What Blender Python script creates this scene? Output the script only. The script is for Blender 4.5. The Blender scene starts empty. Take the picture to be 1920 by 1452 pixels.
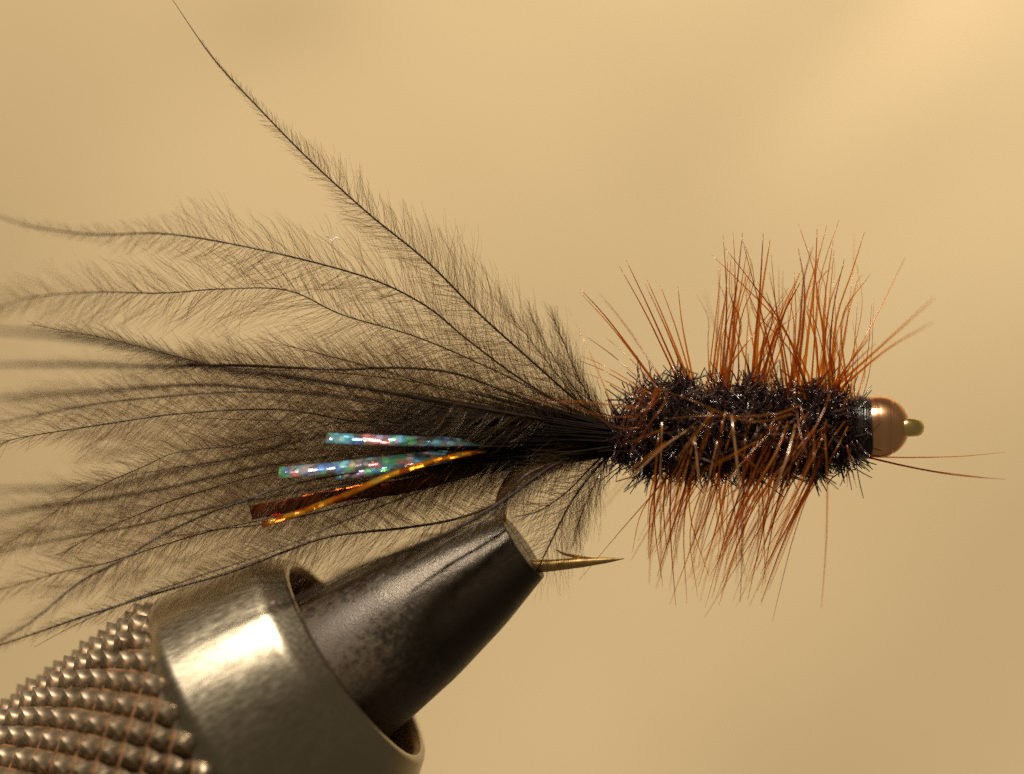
import bpy, math, random
import numpy as np
from mathutils import Vector, Matrix

random.seed(7)
RNG = np.random.default_rng(11)
scene = bpy.context.scene
COL = scene.collection
scene.unit_settings.scale_length = 0.01            # 1 unit = 1 cm

# ------------------------------------------------------------------ camera
PX = 300.0                                         # photo pixels per cm in the focal plane
DIST = 20.0
cam_d = bpy.data.cameras.new('camera')
cam = bpy.data.objects.new('camera', cam_d)
COL.objects.link(cam)
cam.location = (0, -DIST, 0)
cam.rotation_euler = (math.radians(90), 0, 0)
cam_d.sensor_width = 36.0
cam_d.lens = 36.0 * DIST / (1920 / PX)
cam_d.clip_start = 0.5
cam_d.clip_end = 500
cam_d.dof.use_dof = True
cam_d.dof.focus_distance = DIST
cam_d.dof.aperture_fstop = cam_d.lens * 1e-3 / 0.95
scene.camera = cam

# ------------------------------------------------------------------ world, lamps, exposure
w = bpy.data.worlds.new('World')
scene.world = w
w.use_nodes = True
bg = w.node_tree.nodes['Background']
bg.inputs[0].default_value = (1.0, 0.80, 0.52, 1)
bg.inputs[1].default_value = 0.11


def area(name, loc, aim, size, power, color, spread=180):
    d = bpy.data.lights.new(name, 'AREA')
    d.shape = 'RECTANGLE'
    d.size, d.size_y = size
    d.energy = power
    d.color = color
    d.spread = math.radians(spread)
    o = bpy.data.objects.new(name, d)
    COL.objects.link(o)
    o.location = loc
    o.rotation_euler = (Vector(aim) - Vector(loc)).to_track_quat('-Z', 'Y').to_euler()
    return o


area('key_lamp', (-10, -16, 31), (0, 0, 0), (4.5, 3.2), 27000, (1.0, 0.89, 0.74))
area('added_backdrop_light', (10, 1, 18), (4, 15, 3), (5, 5), 730, (1.0, 0.95, 0.88), 75)  # added lamp: counters the key's falloff and brightens the upper right of the backdrop

scene.view_settings.view_transform = 'Standard'
scene.view_settings.look = 'None'
scene.view_settings.exposure = 0
scene.view_settings.gamma = 1
scene.cycles.use_denoising = False
scene.cycles.max_bounces = 10
scene.cycles.transparent_max_bounces = 40
scene.cycles.sample_clamp_indirect = 4.0
scene.cycles.sample_clamp_direct = 12.0


# ------------------------------------------------------------------ helpers
def P(px, py, y=0.0):
    """point that stands at depth y (cm behind the focal plane) seen at a photo pixel"""
    k = (DIST + y) / DIST
    return np.array([(px - 960) / PX * k, y, (726 - py) / PX * k])


def smooth_path(pts, n):
    """Catmull-Rom through pts (m,d), n samples evenly spaced by length"""
    p = np.asarray(pts, float)
    p = np.vstack([2 * p[0] - p[1], p, 2 * p[-1] - p[-2]])
    out = []
    for i in range(1, len(p) - 2):
        t = np.linspace(0, 1, 24, endpoint=False)[:, None]
        a, b, c, d = p[i - 1], p[i], p[i + 1], p[i + 2]
        out.append(.5 * ((2 * b) + (c - a) * t + (2 * a - 5 * b + 4 * c - d) * t ** 2 + (3 * b - a - 3 * c + d) * t ** 3))
    out = np.vstack(out + [p[-2][None]])
    s = np.r_[0, np.cumsum(np.linalg.norm(np.diff(out, axis=0), axis=1))]
    q = np.linspace(0, s[-1], n)
    return np.stack([np.interp(q, s, out[:, k]) for k in range(out.shape[1])], 1)


def tube_arrays(paths, radii, sides=3):
    """paths (N,K,3), radii (N,K) -> verts, quads"""
    paths = np.asarray(paths, float)
    radii = np.asarray(radii, float)
    N, K, _ = paths.shape
    T = np.gradient(paths, axis=1)
    T /= np.linalg.norm(T, axis=2, keepdims=True) + 1e-12
    ref = np.zeros_like(T)
    ref[..., 1] = 1.0
    par = np.abs(T[..., 1]) > .9
    ref[par] = (1, 0, .3)
    U = np.cross(T, ref)
    U /= np.linalg.norm(U, axis=2, keepdims=True) + 1e-12
    V = np.cross(T, U)
    a = np.arange(sides) / sides * 2 * np.pi
    verts = (paths[:, :, None, :] + radii[:, :, None, None] *
             (np.cos(a)[None, None, :, None] * U[:, :, None, :] + np.sin(a)[None, None, :, None] * V[:, :, None, :]))
    base = (np.arange(N) * K * sides)[:, None, None] + (np.arange(K - 1) * sides)[None, :, None]
    j = np.arange(sides)[None, None, :]
    j2 = (j + 1) % sides
    quads = np.stack([base + j, base + j2, base + sides + j2, base + sides + j], -1).reshape(-1, 4)
    return verts.reshape(-1, 3), quads


def mesh_from(name, verts, quads, mat, smooth=True, tris=None):
    me = bpy.data.meshes.new(name)
    me.vertices.add(len(verts))
    me.vertices.foreach_set('co', np.asarray(verts, np.float32).ravel())
    quads = np.asarray(quads, np.int32).reshape(-1, 4)
    nt = 0 if tris is None else len(tris)
    idx = quads.ravel()
    starts = np.arange(len(quads)) * 4
    if nt:
        tris = np.asarray(tris, np.int32)
        starts = np.r_[starts, len(idx) + np.arange(nt) * 3]
        idx = np.r_[idx, tris.ravel()]
    me.loops.add(len(idx))
    me.loops.foreach_set('vertex_index', idx.astype(np.int32))
    me.polygons.add(len(starts))
    me.polygons.foreach_set('loop_start', starts.astype(np.int32))
    me.update(calc_edges=True)
    me.validate()
    if smooth:
        me.polygons.foreach_set('use_smooth', np.ones(len(me.polygons), bool))
    if mat:
        me.materials.append(mat)
    return me


def link(name, me, parent=None, label=None, kind=None):
    o = bpy.data.objects.new(name, me)
    COL.objects.link(o)
    if parent:
        o.parent = parent
    if label:
        o['label'] = label
    if kind:
        o['kind'] = kind
    return o


def empty(name, loc, label, cat):
    o = bpy.data.objects.new(name, None)
    COL.objects.link(o)
    o.location = loc
    o.empty_display_size = .3
    o['label'] = label
    o['category'] = cat
    return o


# ------------------------------------------------------------------ materials
def material(name):
    m = bpy.data.materials.new(name)
    m.use_nodes = True
    nt = m.node_tree
    nt.nodes.clear()
    out = nt.nodes.new('ShaderNodeOutputMaterial')
    return m, nt, out


def N(nt, kind, **kw):
    n = nt.nodes.new(kind)
    for k, v in kw.items():
        if k.startswith('i_'):
            key = k[2:]
            n.inputs[int(key) if key.isdigit() else key.replace('_', ' ')].default_value = v
        else:
            setattr(n, k, v)
    return n


def ramp(nt, fac, stops):
    r = nt.nodes.new('ShaderNodeValToRGB')
    e = r.color_ramp.elements
    while len(e) < len(stops):
        e.new(.5)
    for el, (p, c) in zip(e, stops):
        el.position = p
        el.color = (*c, 1) if len(c) == 3 else c
    nt.links.new(fac, r.inputs[0])
    return r


def fibre_material(name, dif, trl, gloss, rough, trans=None, tfac=0.0, vary=.3, gfac=.12):
    m, nt, out = material(name)
    L = nt.links.new
    geo = N(nt, 'ShaderNodeNewGeometry')
    hsv = N(nt, 'ShaderNodeHueSaturation')
    hsv.inputs['Color'].default_value = (*dif, 1)
    mr = N(nt, 'ShaderNodeMapRange', i_3=1 - vary, i_4=1 + vary)
    L(geo.outputs['Random Per Island'], mr.inputs[0])
    L(mr.outputs[0], hsv.inputs['Value'])
    d = N(nt, 'ShaderNodeBsdfDiffuse')
    L(hsv.outputs[0], d.inputs[0])
    t = N(nt, 'ShaderNodeBsdfTranslucent')
    t.inputs[0].default_value = (*trl, 1)
    mx = N(nt, 'ShaderNodeMixShader', i_0=.45)
    L(d.outputs[0], mx.inputs[1])
    L(t.outputs[0], mx.inputs[2])
    last = mx
    if tfac:
        tr = N(nt, 'ShaderNodeBsdfTransparent')
        tr.inputs[0].default_value = (*trans, 1)
        m2 = N(nt, 'ShaderNodeMixShader', i_0=tfac)
        L(last.outputs[0], m2.inputs[1])
        L(tr.outputs[0], m2.inputs[2])
        last = m2
    g = N(nt, 'ShaderNodeBsdfGlossy', i_Roughness=rough)
    g.inputs[0].default_value = (*gloss, 1)
    m3 = N(nt, 'ShaderNodeMixShader', i_0=gfac)
    L(last.outputs[0], m3.inputs[1])
    L(g.outputs[0], m3.inputs[2])
    L(m3.outputs[0], out.inputs[0])
    return m


M_RACHIS = fibre_material('plume_stem', (.040, .026, .020), (.05, .03, .02), (.6, .55, .5), .35, gfac=.04)
M_BARB = fibre_material('plume_barb', (.150, .098, .052), (.24, .155, .08), (.8, .7, .5), .3, (.68, .52, .30), .48, gfac=.04)
M_TUFT = fibre_material('tail_tuft', (.012, .008, .007), (.015, .009, .006), (.7, .6, .5), .35, gfac=.03)
M_HACKLE = fibre_material('hackle_amber', (.38, .165, .026), (.74, .33, .045), (1, .9, .75), .22, (.95, .58, .14), .66, .3, .05)
M_HACKLE2 = fibre_material('hackle_russet', (.24, .082, .014), (.48, .17, .022), (1, .9, .8), .22, (.80, .38, .08), .58, .3, .05)
M_HACKLE3 = fibre_material('hackle_pale', (.45, .26, .10), (.6, .33, .10), (1, .95, .85), .2, (.9, .6, .25), .35, .2, .24)  # paler, glossier fibres; the pale colour also stands in for glints


def chenille_material():
    m, nt, out = material('black_chenille')
    L = nt.links.new
    geo = N(nt, 'ShaderNodeNewGeometry')
    r = ramp(nt, geo.outputs['Random Per Island'], [(0, (.010, .005, .005)), (.6, (.036, .016, .014)), (.90, (.06, .034, .028)), (1, (.15, .10, .07))])  # black to brown fibres; the few lightest are glints painted into the colour
    b = N(nt, 'ShaderNodeBsdfPrincipled', i_Roughness=.16)
    b.inputs['IOR'].default_value = 1.65
    L(r.outputs[0], b.inputs['Base Color'])
    L(b.outputs[0], out.inputs[0])
    return m


M_CHEN = chenille_material()


def metal(name, base, rough, dark=None, noise_scale=6.0, stretch=(1, 1, 1), bump=.06, aniso=0.0, rust=None, rust_lo=.62, rust_hi=.75, rust_scale=3.0, rough_var=.12, tangent_axis=None, rot=0.0, metallic=1.0, coat=0.0, coat_rough=.12, bump_scale=None, rust_x=None):
    m, nt, out = material(name)
    L = nt.links.new
    tc = N(nt, 'ShaderNodeTexCoord')
    mp = N(nt, 'ShaderNodeMapping')
    mp.inputs['Scale'].default_value = stretch
    L(tc.outputs['Object'], mp.inputs[0])
    n1 = N(nt, 'ShaderNodeTexNoise', i_Scale=noise_scale, i_Detail=8.0, i_Roughness=.65)
    L(mp.outputs[0], n1.inputs['Vector'])
    cr = ramp(nt, n1.outputs['Fac'], [(.3, dark or tuple(c * .7 for c in base)), (.7, base)])
    b = N(nt, 'ShaderNodeBsdfPrincipled', i_Metallic=metallic)
    col = cr.outputs[0]
    rmap = N(nt, 'ShaderNodeMapRange', i_1=.3, i_2=.7, i_3=max(rough - rough_var, .02), i_4=rough + rough_var)
    L(n1.outputs['Fac'], rmap.inputs[0])
    rsock = rmap.outputs[0]
    if rust:
        n2 = N(nt, 'ShaderNodeTexNoise', i_Scale=rust_scale, i_Detail=6.0, i_Roughness=.6)
        L(tc.outputs['Object'], n2.inputs['Vector'])
        rr = ramp(nt, n2.outputs['Fac'], [(rust_lo, (0, 0, 0)), (rust_hi, (1, 1, 1))])
        if rust_x:                                               # wear that grows along the piece
            sx = N(nt, 'ShaderNodeSeparateXYZ')
            L(tc.outputs['Object'], sx.inputs[0])
            gx = N(nt, 'ShaderNodeMapRange', i_1=rust_x[0], i_2=rust_x[1], i_3=-.30, i_4=.16)
            L(sx.outputs[0], gx.inputs[0])
            ad = N(nt, 'ShaderNodeMath', operation='ADD')
            L(n2.outputs['Fac'], ad.inputs[0])
            L(gx.outputs[0], ad.inputs[1])
            L(ad.outputs[0], rr.inputs[0])
        mix = N(nt, 'ShaderNodeMix', data_type='RGBA')
        L(rr.outputs[0], mix.inputs[0])
        L(col, mix.inputs[6])
        mix.inputs[7].default_value = (*rust, 1)
        col = mix.outputs[2]
        inv = N(nt, 'ShaderNodeMath', operation='SUBTRACT')
        inv.inputs[0].default_value = metallic
        mul = N(nt, 'ShaderNodeMath', operation='MULTIPLY', i_1=.85)
        L(rr.outputs[0], mul.inputs[0])
        L(mul.outputs[0], inv.inputs[1])
        L(inv.outputs[0], b.inputs['Metallic'])
        mx2 = N(nt, 'ShaderNodeMix', data_type='FLOAT')
        L(rr.outputs[0], mx2.inputs[0])
        L(rsock, mx2.inputs[2])
        mx2.inputs[3].default_value = .6
        rsock = mx2.outputs[0]
    L(col, b.inputs['Base Color'])
    L(rsock, b.inputs['Roughness'])
    if bump:
        bp = N(nt, 'ShaderNodeBump', i_Strength=bump, i_Distance=.02)
        hsock = n1.outputs['Fac']
        if bump_scale:
            n3 = N(nt, 'ShaderNodeTexNoise', i_Scale=bump_scale, i_Detail=4.0, i_Roughness=.7)
            L(tc.outputs['Object'], n3.inputs['Vector'])
            hsock = n3.outputs['Fac']
        L(hsock, bp.inputs['Height'])
        L(bp.outputs[0], b.inputs['Normal'])
        if coat:
            b.inputs['Coat Weight'].default_value = coat
            b.inputs['Coat Roughness'].default_value = coat_rough
            b.inputs['Coat IOR'].default_value = 2.2
            L(bp.outputs[0], b.inputs['Coat Normal'])
    if aniso:
        b.inputs['Anisotropic'].default_value = aniso
        b.inputs['Anisotropic Rotation'].default_value = rot
        tg = N(nt, 'ShaderNodeTangent', direction_type='RADIAL', axis=tangent_axis or 'X')
        L(tg.outputs[0], b.inputs['Tangent'])
    L(b.outputs[0], out.inputs[0])
    return m


M_COLLET = metal('brushed_steel', (.385, .335, .245), .30, (.33, .285, .20), 4.0, (.35, 15, 15), .07, coat=.26, coat_rough=.2, rust=(.28, .10, .03), rust_lo=.70, rust_hi=.76, rust_scale=4.0, rough_var=.09)
M_BORE = metal('stained_bore', (.25, .15, .07), .45, (.10, .06, .03), 9.0, (1, 1, 1), .2)
M_JAW = metal('black_oxide_steel', (.050, .039, .026), .31, (.034, .026, .017), 18.0, (1, 1, 1), .2, bump_scale=70.0, rust=(.078, .052, .029), rust_lo=.36, rust_hi=.78, rust_scale=24.0, rough_var=.08, metallic=.6, rust_x=(.55, 1.25))
M_KNURL = metal('knurled_steel', (.25, .195, .125), .42, (.13, .095, .058), 8.0, (1, 1, 1), .1, rust=(.36, .17, .06), rust_lo=.50, rust_hi=.72, rust_scale=11.0, metallic=.62)
M_GROOVE = metal('rusty_groove', (.17, .095, .045), .55, (.08, .042, .018), 12.0, (1, 1, 1), .2, rust=(.18, .08, .025), rust_lo=.4, rust_hi=.6, rust_scale=12.0)
M_HOOK = metal('bronze_wire', (.58, .40, .16), .40, (.45, .30, .11), 9.0, (1, 1, 1), .03)
M_EYE = metal('brass_wire', (.98, .78, .32), .33, (.86, .66, .26), 5.0, (1, 1, 1), .02)
M_BEAD = metal('copper_bead', (.96, .57, .32), .27, (.86, .45, .22), 4.0, (26, .4, .4), .04, aniso=.6, rough_var=.06, rot=.25)
M_THREAD = metal('black_thread', (.022, .018, .014), .26, (.008, .006, .005), 10.0, (30, 1, 1), .2)
M_THREAD.node_tree.nodes['Principled BSDF'].inputs['Metallic'].default_value = .0


def tinsel_material(name, palette, scale, tint, transp, met=.75, tilt=.6, spots=False):
    m, nt, out = material(name)
    L = nt.links.new
    tc = N(nt, 'ShaderNodeTexCoord')
    vo = N(nt, 'ShaderNodeTexVoronoi', i_Scale=scale)
    L(tc.outputs['Object'], vo.inputs['Vector'])
    sep = N(nt, 'ShaderNodeSeparateColor')
    L(vo.outputs['Color'], sep.inputs[0])
    r = ramp(nt, sep.outputs[0], palette)
    r.color_ramp.interpolation = 'CONSTANT'
    b = N(nt, 'ShaderNodeBsdfPrincipled', i_Metallic=met, i_Roughness=.14)
    L(r.outputs[0], b.inputs['Base Color'])
    # every foil facet leans its own way
    geo = N(nt, 'ShaderNodeNewGeometry')
    sub = N(nt, 'ShaderNodeVectorMath', operation='SUBTRACT')
    L(vo.outputs['Color'], sub.inputs[0])
    sub.inputs[1].default_value = (.5, .5, .5)
    sc = N(nt, 'ShaderNodeVectorMath', operation='SCALE')
    sc.inputs['Scale'].default_value = tilt
    L(sub.outputs[0], sc.inputs[0])
    ad = N(nt, 'ShaderNodeVectorMath', operation='ADD')
    L(geo.outputs['Normal'], ad.inputs[0])
    L(sc.outputs[0], ad.inputs[1])
    nm = N(nt, 'ShaderNodeVectorMath', operation='NORMALIZE')
    L(ad.outputs[0], nm.inputs[0])
    L(nm.outputs[0], b.inputs['Normal'])
    tr = N(nt, 'ShaderNodeBsdfTransparent')
    tr.inputs[0].default_value = (*tint, 1)
    mx = N(nt, 'ShaderNodeMixShader', i_0=transp)
    if spots:
        # round facets, clearer film between them
        mr = N(nt, 'ShaderNodeMapRange', i_1=.36, i_2=.44, i_3=.10, i_4=.62)
        L(vo.outputs['Distance'], mr.inputs[0])
        L(mr.outputs[0], mx.inputs[0])
    L(b.outputs[0], mx.inputs[1])
    L(tr.outputs[0], mx.inputs[2])
    L(mx.outputs[0], out.inputs[0])
    return m


HOLO = [(0, (.25, .70, .98)), (.16, (.90, .90, .92)), (.32, (.22, .42, .95)), (.42, (.95, .40, .42)), (.50, (.30, .90, .50)), (.60, (.30, .30, .34)), (.70, (.40, .85, .95)), (.82, (.75, .62, .92)), (.92, (.95, .90, .60))]  # the foil's diffraction colours and sparkle, painted in as base colours
AMBER = [(0, (.85, .32, .02)), (.35, (.95, .50, .04)), (.6, (.55, .12, .01)), (.8, (.95, .65, .12))]
EMBER = [(0, (.20, .035, .006)), (.5, (.34, .06, .008)), (.75, (.14, .03, .006)), (.9, (.42, .075, .01))]
M_HOLO = tinsel_material('holographic_foil', HOLO, 18.0, (.90, .88, .90), .3, .62, .6, True)
M_AMBER = tinsel_material('amber_foil', AMBER, 18.0, (1, .5, .08), .3, .8, .8)
M_EMBER = tinsel_material('ember_foil', EMBER, 9.0, (.5, .12, .02), .25, .9, .25)


# ------------------------------------------------------------------ backdrop
def backdrop_material():
    m, nt, out = material('tan_backdrop')
    L = nt.links.new
    tc = N(nt, 'ShaderNodeTexCoord')
    n1 = N(nt, 'ShaderNodeTexNoise', i_Scale=.22, i_Detail=3.0)
    L(tc.outputs['Object'], n1.inputs['Vector'])
    r = ramp(nt, n1.outputs['Fac'], [(.35, (.404, .302, .158)), (.65, (.440, .334, .178))])
    b = N(nt, 'ShaderNodeBsdfPrincipled', i_Roughness=.75)
    L(r.outputs[0], b.inputs['Base Color'])
    L(b.outputs[0], out.inputs[0])
    return m


def build_backdrop():
    nx, nz = 120, 90
    xs = np.linspace(-26, 26, nx)
    zs = np.linspace(-20, 20, nz)
    X, Z = np.meshgrid(xs, zs)
    Y = 15 + .018 * (Z + 2) ** 2 * .3
    # folds added to shape bright and dark areas; left edge curls forward to darken
    e = np.clip(-3.4 - X, 0, 3.2)
    Y -= .085 * e ** 2 + np.clip(-6.6 - X, 0, None) * .5
    Y -= .030 * np.clip(-.5 - Z, 0, 5) ** 2
    d = (X - 4.45) * .78 - (Z - 3.9) * .62
    up = 1 / (1 + np.exp(-(Z - 2.7) * 2.4))
    Y -= .14 * up * np.tanh(d / .34) * np.exp(-(np.clip(d, 0, None) / 2.2) ** 2 - (np.clip(-d, 0, None) / 1.2) ** 2)
    Y += -.20 * np.exp(-((X + 2.6) / .9) ** 2 - ((Z - 4.6) / .6) ** 2)
    Y += .10 * np.sin(X * .55 + Z * .3 + 1) + .06 * np.sin(X * .9 - Z * .7)
    v = np.stack([X, Y, Z], -1).reshape(-1, 3)
    i = np.arange(nz - 1)[:, None] * nx + np.arange(nx - 1)[None, :]
    q = np.stack([i, i + 1, i + nx + 1, i + nx], -1).reshape(-1, 4)
    o = link('backdrop', mesh_from('backdrop', v, q, backdrop_material()), kind='structure')
    sm = o.modifiers.new('thickness', 'SOLIDIFY')
    sm.thickness = .05
    sm.offset = 1


build_backdrop()

# ------------------------------------------------------------------ vise
TILT = math.radians(7)
c_, s_ = math.cos(TILT), math.sin(TILT)
ax = Vector((-.824 * c_, s_, -.566 * c_)).normalized()       # from the jaw tip back along the vise
e_cam = Vector((0, -1, 0))
e1 = (e_cam - ax * e_cam.dot(ax)).normalized()               # towards the camera
e2 = ax.cross(e1).normalized()
tip = P(981, 1025, .02)
vise = empty('tying_vise', tip, 'worn steel tying vise with dark tapered jaws and knurled collar gripping the hook', 'vise')
vise.rotation_mode = 'QUATERNION'
vise.rotation_quaternion = Matrix((ax, e1, e2)).transposed().to_quaternion()


def lathe(profile, segs=96, a0=0.0, a1=2 * math.pi, gap=0.0):
    """profile [(t,r)] in photo px, axis local X, angle measured from local Y to Z"""
    full = abs(a1 - a0 - 2 * math.pi) < 1e-6
    n = segs if full else segs + 1
    ang = a0 + (a1 - a0) * np.arange(n) / segs
    pr = np.asarray(profile, float) / PX
    v = np.stack([np.repeat(pr[:, 0][:, None], n, 1), pr[:, 1][:, None] * np.cos(ang)[None], pr[:, 1][:, None] * np.sin(ang)[None]], -1)
    K = len(pr)
    j = np.arange(n if full else n - 1)
    q = []
    for k in range(K - 1):
        q.append(np.stack([k * n + j, k * n + (j + 1) % n, (k + 1) * n + (j + 1) % n, (k + 1) * n + j], -1))
    return v.reshape(-1, 3), np.vstack(q), n


def arc_profile(pts, r=8, n=5):
    """round the corners of a polyline profile"""
    out = [pts[0]]
    for i in range(1, len(pts) - 1):
        a, b, c = (np.array(p[:2], float) for p in pts[i - 1:i + 2])
        rr = pts[i][2] if len(pts[i]) > 2 else r
        la, lc = np.linalg.norm(a - b), np.linalg.norm(c - b)
        rr = min(rr, la * .45, lc * .45)
        p0, p2 = b + (a - b) / la * rr, b + (c - b) / lc * rr
        for t in np.linspace(0, 1, n):
            out.append(tuple((1 - t) ** 2 * p0 + 2 * t * (1 - t) * b + t * t * p2))
    out.append(pts[-1])
    return [tuple(p[:2]) for p in out]


jaw_prof = arc_profile([(0, 0), (0, 69, 2.5), (110, 103, 30), (245, 133, 40), (290, 139, 30), (365, 150, 40), (520, 160), (520, 0)], 3)
for k in (0, 1):
    a0 = -math.pi / 2 + k * math.pi
    v, q, n = lathe(jaw_prof, 56, a0, a0 + math.pi)
    v = v.copy()
    # shift each half off the split plane (local Y = 0) by half of the slit
    v[:, 1] += (.010 if k == 0 else -.010)
    # close the flat inner face
    K = len(jaw_prof)
    inner = []
    for i in range(K - 1):
        inner.append((i * n, (i + 1) * n, (i + 1) * n + n - 1, i * n + n - 1))
    me = mesh_from('jaw', v, np.vstack([q, np.array(inner)]), M_JAW)
    me.set_sharp_from_angle(angle=math.radians(40))
    link('jaw', me, vise)

col_prof = arc_profile([(640, 175), (480, 192, 20), (396, 205, 6), (386, 213, 4), (386, 226, 6), (432, 263, 15), (636, 309, 14), (662, 297, 10), (672, 297, 1), (1160, 296, 8), (1160, 175)], 6, 7)
v, q, n = lathe(col_prof, 128)
q = np.vstack([q, np.stack([(len(col_prof) - 1) * n + np.arange(n), (len(col_prof) - 1) * n + (np.arange(n) + 1) % n, (np.arange(n) + 1) % n, np.arange(n)], -1)])
me = mesh_from('collet_sleeve', v, q, M_COLLET)
me.materials.append(M_BORE)
me.materials.append(M_GROOVE)
cen = np.zeros(len(me.polygons) * 3)
me.polygons.foreach_get('center', cen)
cen = cen.reshape(-1, 3)
rad = np.hypot(cen[:, 1], cen[:, 2]) * PX
tt = cen[:, 0] * PX
mi = np.zeros(len(me.polygons), np.int32)
mi[(rad < 212) & (tt < 650)] = 1
mi[(tt > 675)] = 2
me.polygons.foreach_set('material_index', mi)
me.set_sharp_from_angle(angle=math.radians(50))
sleeve = link('knurled_sleeve', me, vise)


def tooth_mesh(la, lc, h, name='knurl_tooth'):
    """one four-sided point of the diamond knurl, base on z=0"""
    k = .025
    v = [(-la / 2, 0, 0), (0, -lc / 2, 0), (la / 2, 0, 0), (0, lc / 2, 0),
         (-la / 2 * k, 0, h), (0, -lc / 2 * k, h), (la / 2 * k, 0, h), (0, lc / 2 * k, h),
         (-la / 2, 0, -.02), (0, -lc / 2, -.02), (la / 2, 0, -.02), (0, lc / 2, -.02)]
    q = [(4, 5, 6, 7)] + [(i, (i + 1) % 4, 4 + (i + 1) % 4, 4 + i) for i in range(4)] + [(8 + i, 8 + (i + 1) % 4, (i + 1) % 4, i) for i in range(4)]
    return np.array(v, float), np.array(q)


NT = 29
R0 = 298 / PX
lc = 2 * math.pi * R0 / NT
la = 64 / PX
tv, tq = tooth_mesh(la * .90, lc * .90, .092)
tooth_me = [mesh_from('knurl_tooth', tv * (1, 1, s), tq, M_KNURL, smooth=False) for s in (1.0, .88, 1.1)]
mw = Matrix.Translation(Vector(tip)) @ Matrix((ax, e1, e2)).transposed().to_4x4()
cand, restv, restq = [], [], []
row = 0
t = 674 / PX
while t < 1150 / PX:
    for k in range(NT):
        ph = (k + .5 * (row % 2)) / NT * 2 * math.pi
        rad_v = Vector((0, math.cos(ph), math.sin(ph)))
        pos = Vector((t, 0, 0)) + rad_v * (R0 - .004)
        zl = rad_v
        xl = Vector((1, 0, 0))
        yl = zl.cross(xl)
        M = Matrix((xl, yl, zl)).transposed().to_4x4()
        M.translation = pos
        wp = mw @ pos
        s = DIST / (DIST + wp.y)
        ix, iy = 960 + wp.x * s * PX, 726 - wp.z * s * PX
        seen = ix > -20 and iy < 1470 and ix < 1900 and rad_v.y > -.22
        if seen:
            cand.append((rad_v.y, M))
        else:
            R = np.array(M)
            restq.append(tq + len(tv) * len(restv))
            restv.append(tv @ R[:3, :3].T + R[:3, 3])
    t += la / 2
    row += 1
cand.sort(key=lambda c: -c[0])
for i, (_, M) in enumerate(cand):
    if i < 295:
        o = link('knurl_tooth', tooth_me[random.choice((0, 0, 1, 2))], sleeve)
        o.matrix_local = M @ Matrix.Rotation(random.uniform(-.06, .06), 4, 'Z')
    else:
        R = np.array(M)
        restq.append(tq + len(tv) * len(restv))
        restv.append(tv @ R[:3, :3].T + R[:3, 3])
print('knurl teeth in view', len(cand))
link('knurling', mesh_from('knurling', np.vstack(restv), np.vstack(restq), M_KNURL, smooth=False), sleeve, kind='stuff')

# ------------------------------------------------------------------ the fly
ORG = P(1400, 806, 0)
fly = empty('fishing_fly', ORG, 'black and amber hackled fishing fly with copper bead and feather tail held in the vise', 'fishing fly')


def rel(v):
    return np.asarray(v) - ORG


def fly_part(name, verts, quads, mat, parent=None, label=None, kind=None, tris=None, smooth=True):
    return link(name, mesh_from(name, rel(verts), quads, mat, smooth, tris), parent or fly, label, kind)


def pxpath(pts):
    return np.array([P(*p) if len(p) == 3 else P(p[0], p[1], 0) for p in pts])


def solid_tube(path, radii, sides):
    v, q = tube_arrays(path[None], radii[None], sides)
    k = len(path)
    v = np.vstack([v, path[0], path[-1]])
    j = np.arange(sides)
    j2 = (j + 1) % sides
    tr = np.vstack([np.stack([np.full(sides, k * sides), j2, j], -1), np.stack([np.full(sides, k * sides + 1), (k - 1) * sides + j, (k - 1) * sides + j2], -1)])
    return v, q, tr


# hook: shank, bend down into the jaws, point
hk = smooth_path(pxpath([(1690, 803), (1500, 806), (1300, 812), (1150, 824), (1050, 842), (985, 872), (950, 915), (938, 960), (944, 1005), (966, 1042), (995, 1060), (1025, 1061), (1080, 1056), (1130, 1051.5), (1171, 1048)]), 160)
s = np.linspace(0, 1, 160)
arm = (hk[:, 0] > P(1030, 0)[0]) & (np.arange(160) > 80)
rr = np.full(160, 12.0 / PX)
xpx = hk[:, 0] * PX + 960
rr[arm] = np.interp(xpx[arm], [1030, 1090, 1140, 1171], [11.5, 9.5, 5.2, .4]) / PX
v, q, tr = solid_tube(hk, rr, 14)
hook = fly_part('hook', v, q, M_HOOK, tris=tr)
# barb cut up from the arm
bb = smooth_path(pxpath([(1110, 1047), (1075, 1043), (1055, 1038), (1047, 1033), (1041, 1031)]), 14)
v, q, tr = solid_tube(bb, np.interp(np.linspace(0, 1, 14), [0, .45, .8, 1], [1.5, 3.4, 2.2, .8]) / PX, 8)
fly_part('barb', v, q, M_HOOK, hook, tris=tr)
# eye: a ring of wire seen nearly edge on
a = np.linspace(0, 2 * np.pi, 41)[:-1]
cx = P(1699, 802, 0)
ring = np.stack([cx[0] + 19 / PX * np.cos(a), 26 / PX * np.sin(a), cx[2] - .004 * np.sin(a)], -1)
b_ = np.linspace(0, 2 * np.pi, 15)[:-1]
er = 15 / PX
rad_dir = np.stack([np.cos(a), np.sin(a), 0 * a], -1)
v = ring[:, None] + er * (np.cos(b_)[None, :, None] * rad_dir[:, None] + np.sin(b_)[None, :, None] * np.array([0, 0, 1.12]))
i = np.arange(40)[:, None] * 14
j = np.arange(14)[None]
i2 = ((np.arange(40) + 1) % 40)[:, None] * 14
q = np.stack([i + j, i + (j + 1) % 14, i2 + (j + 1) % 14, i2 + j], -1).reshape(-1, 4)
fly_part('eye', v.reshape(-1, 3), q, M_EYE, hook)


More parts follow.
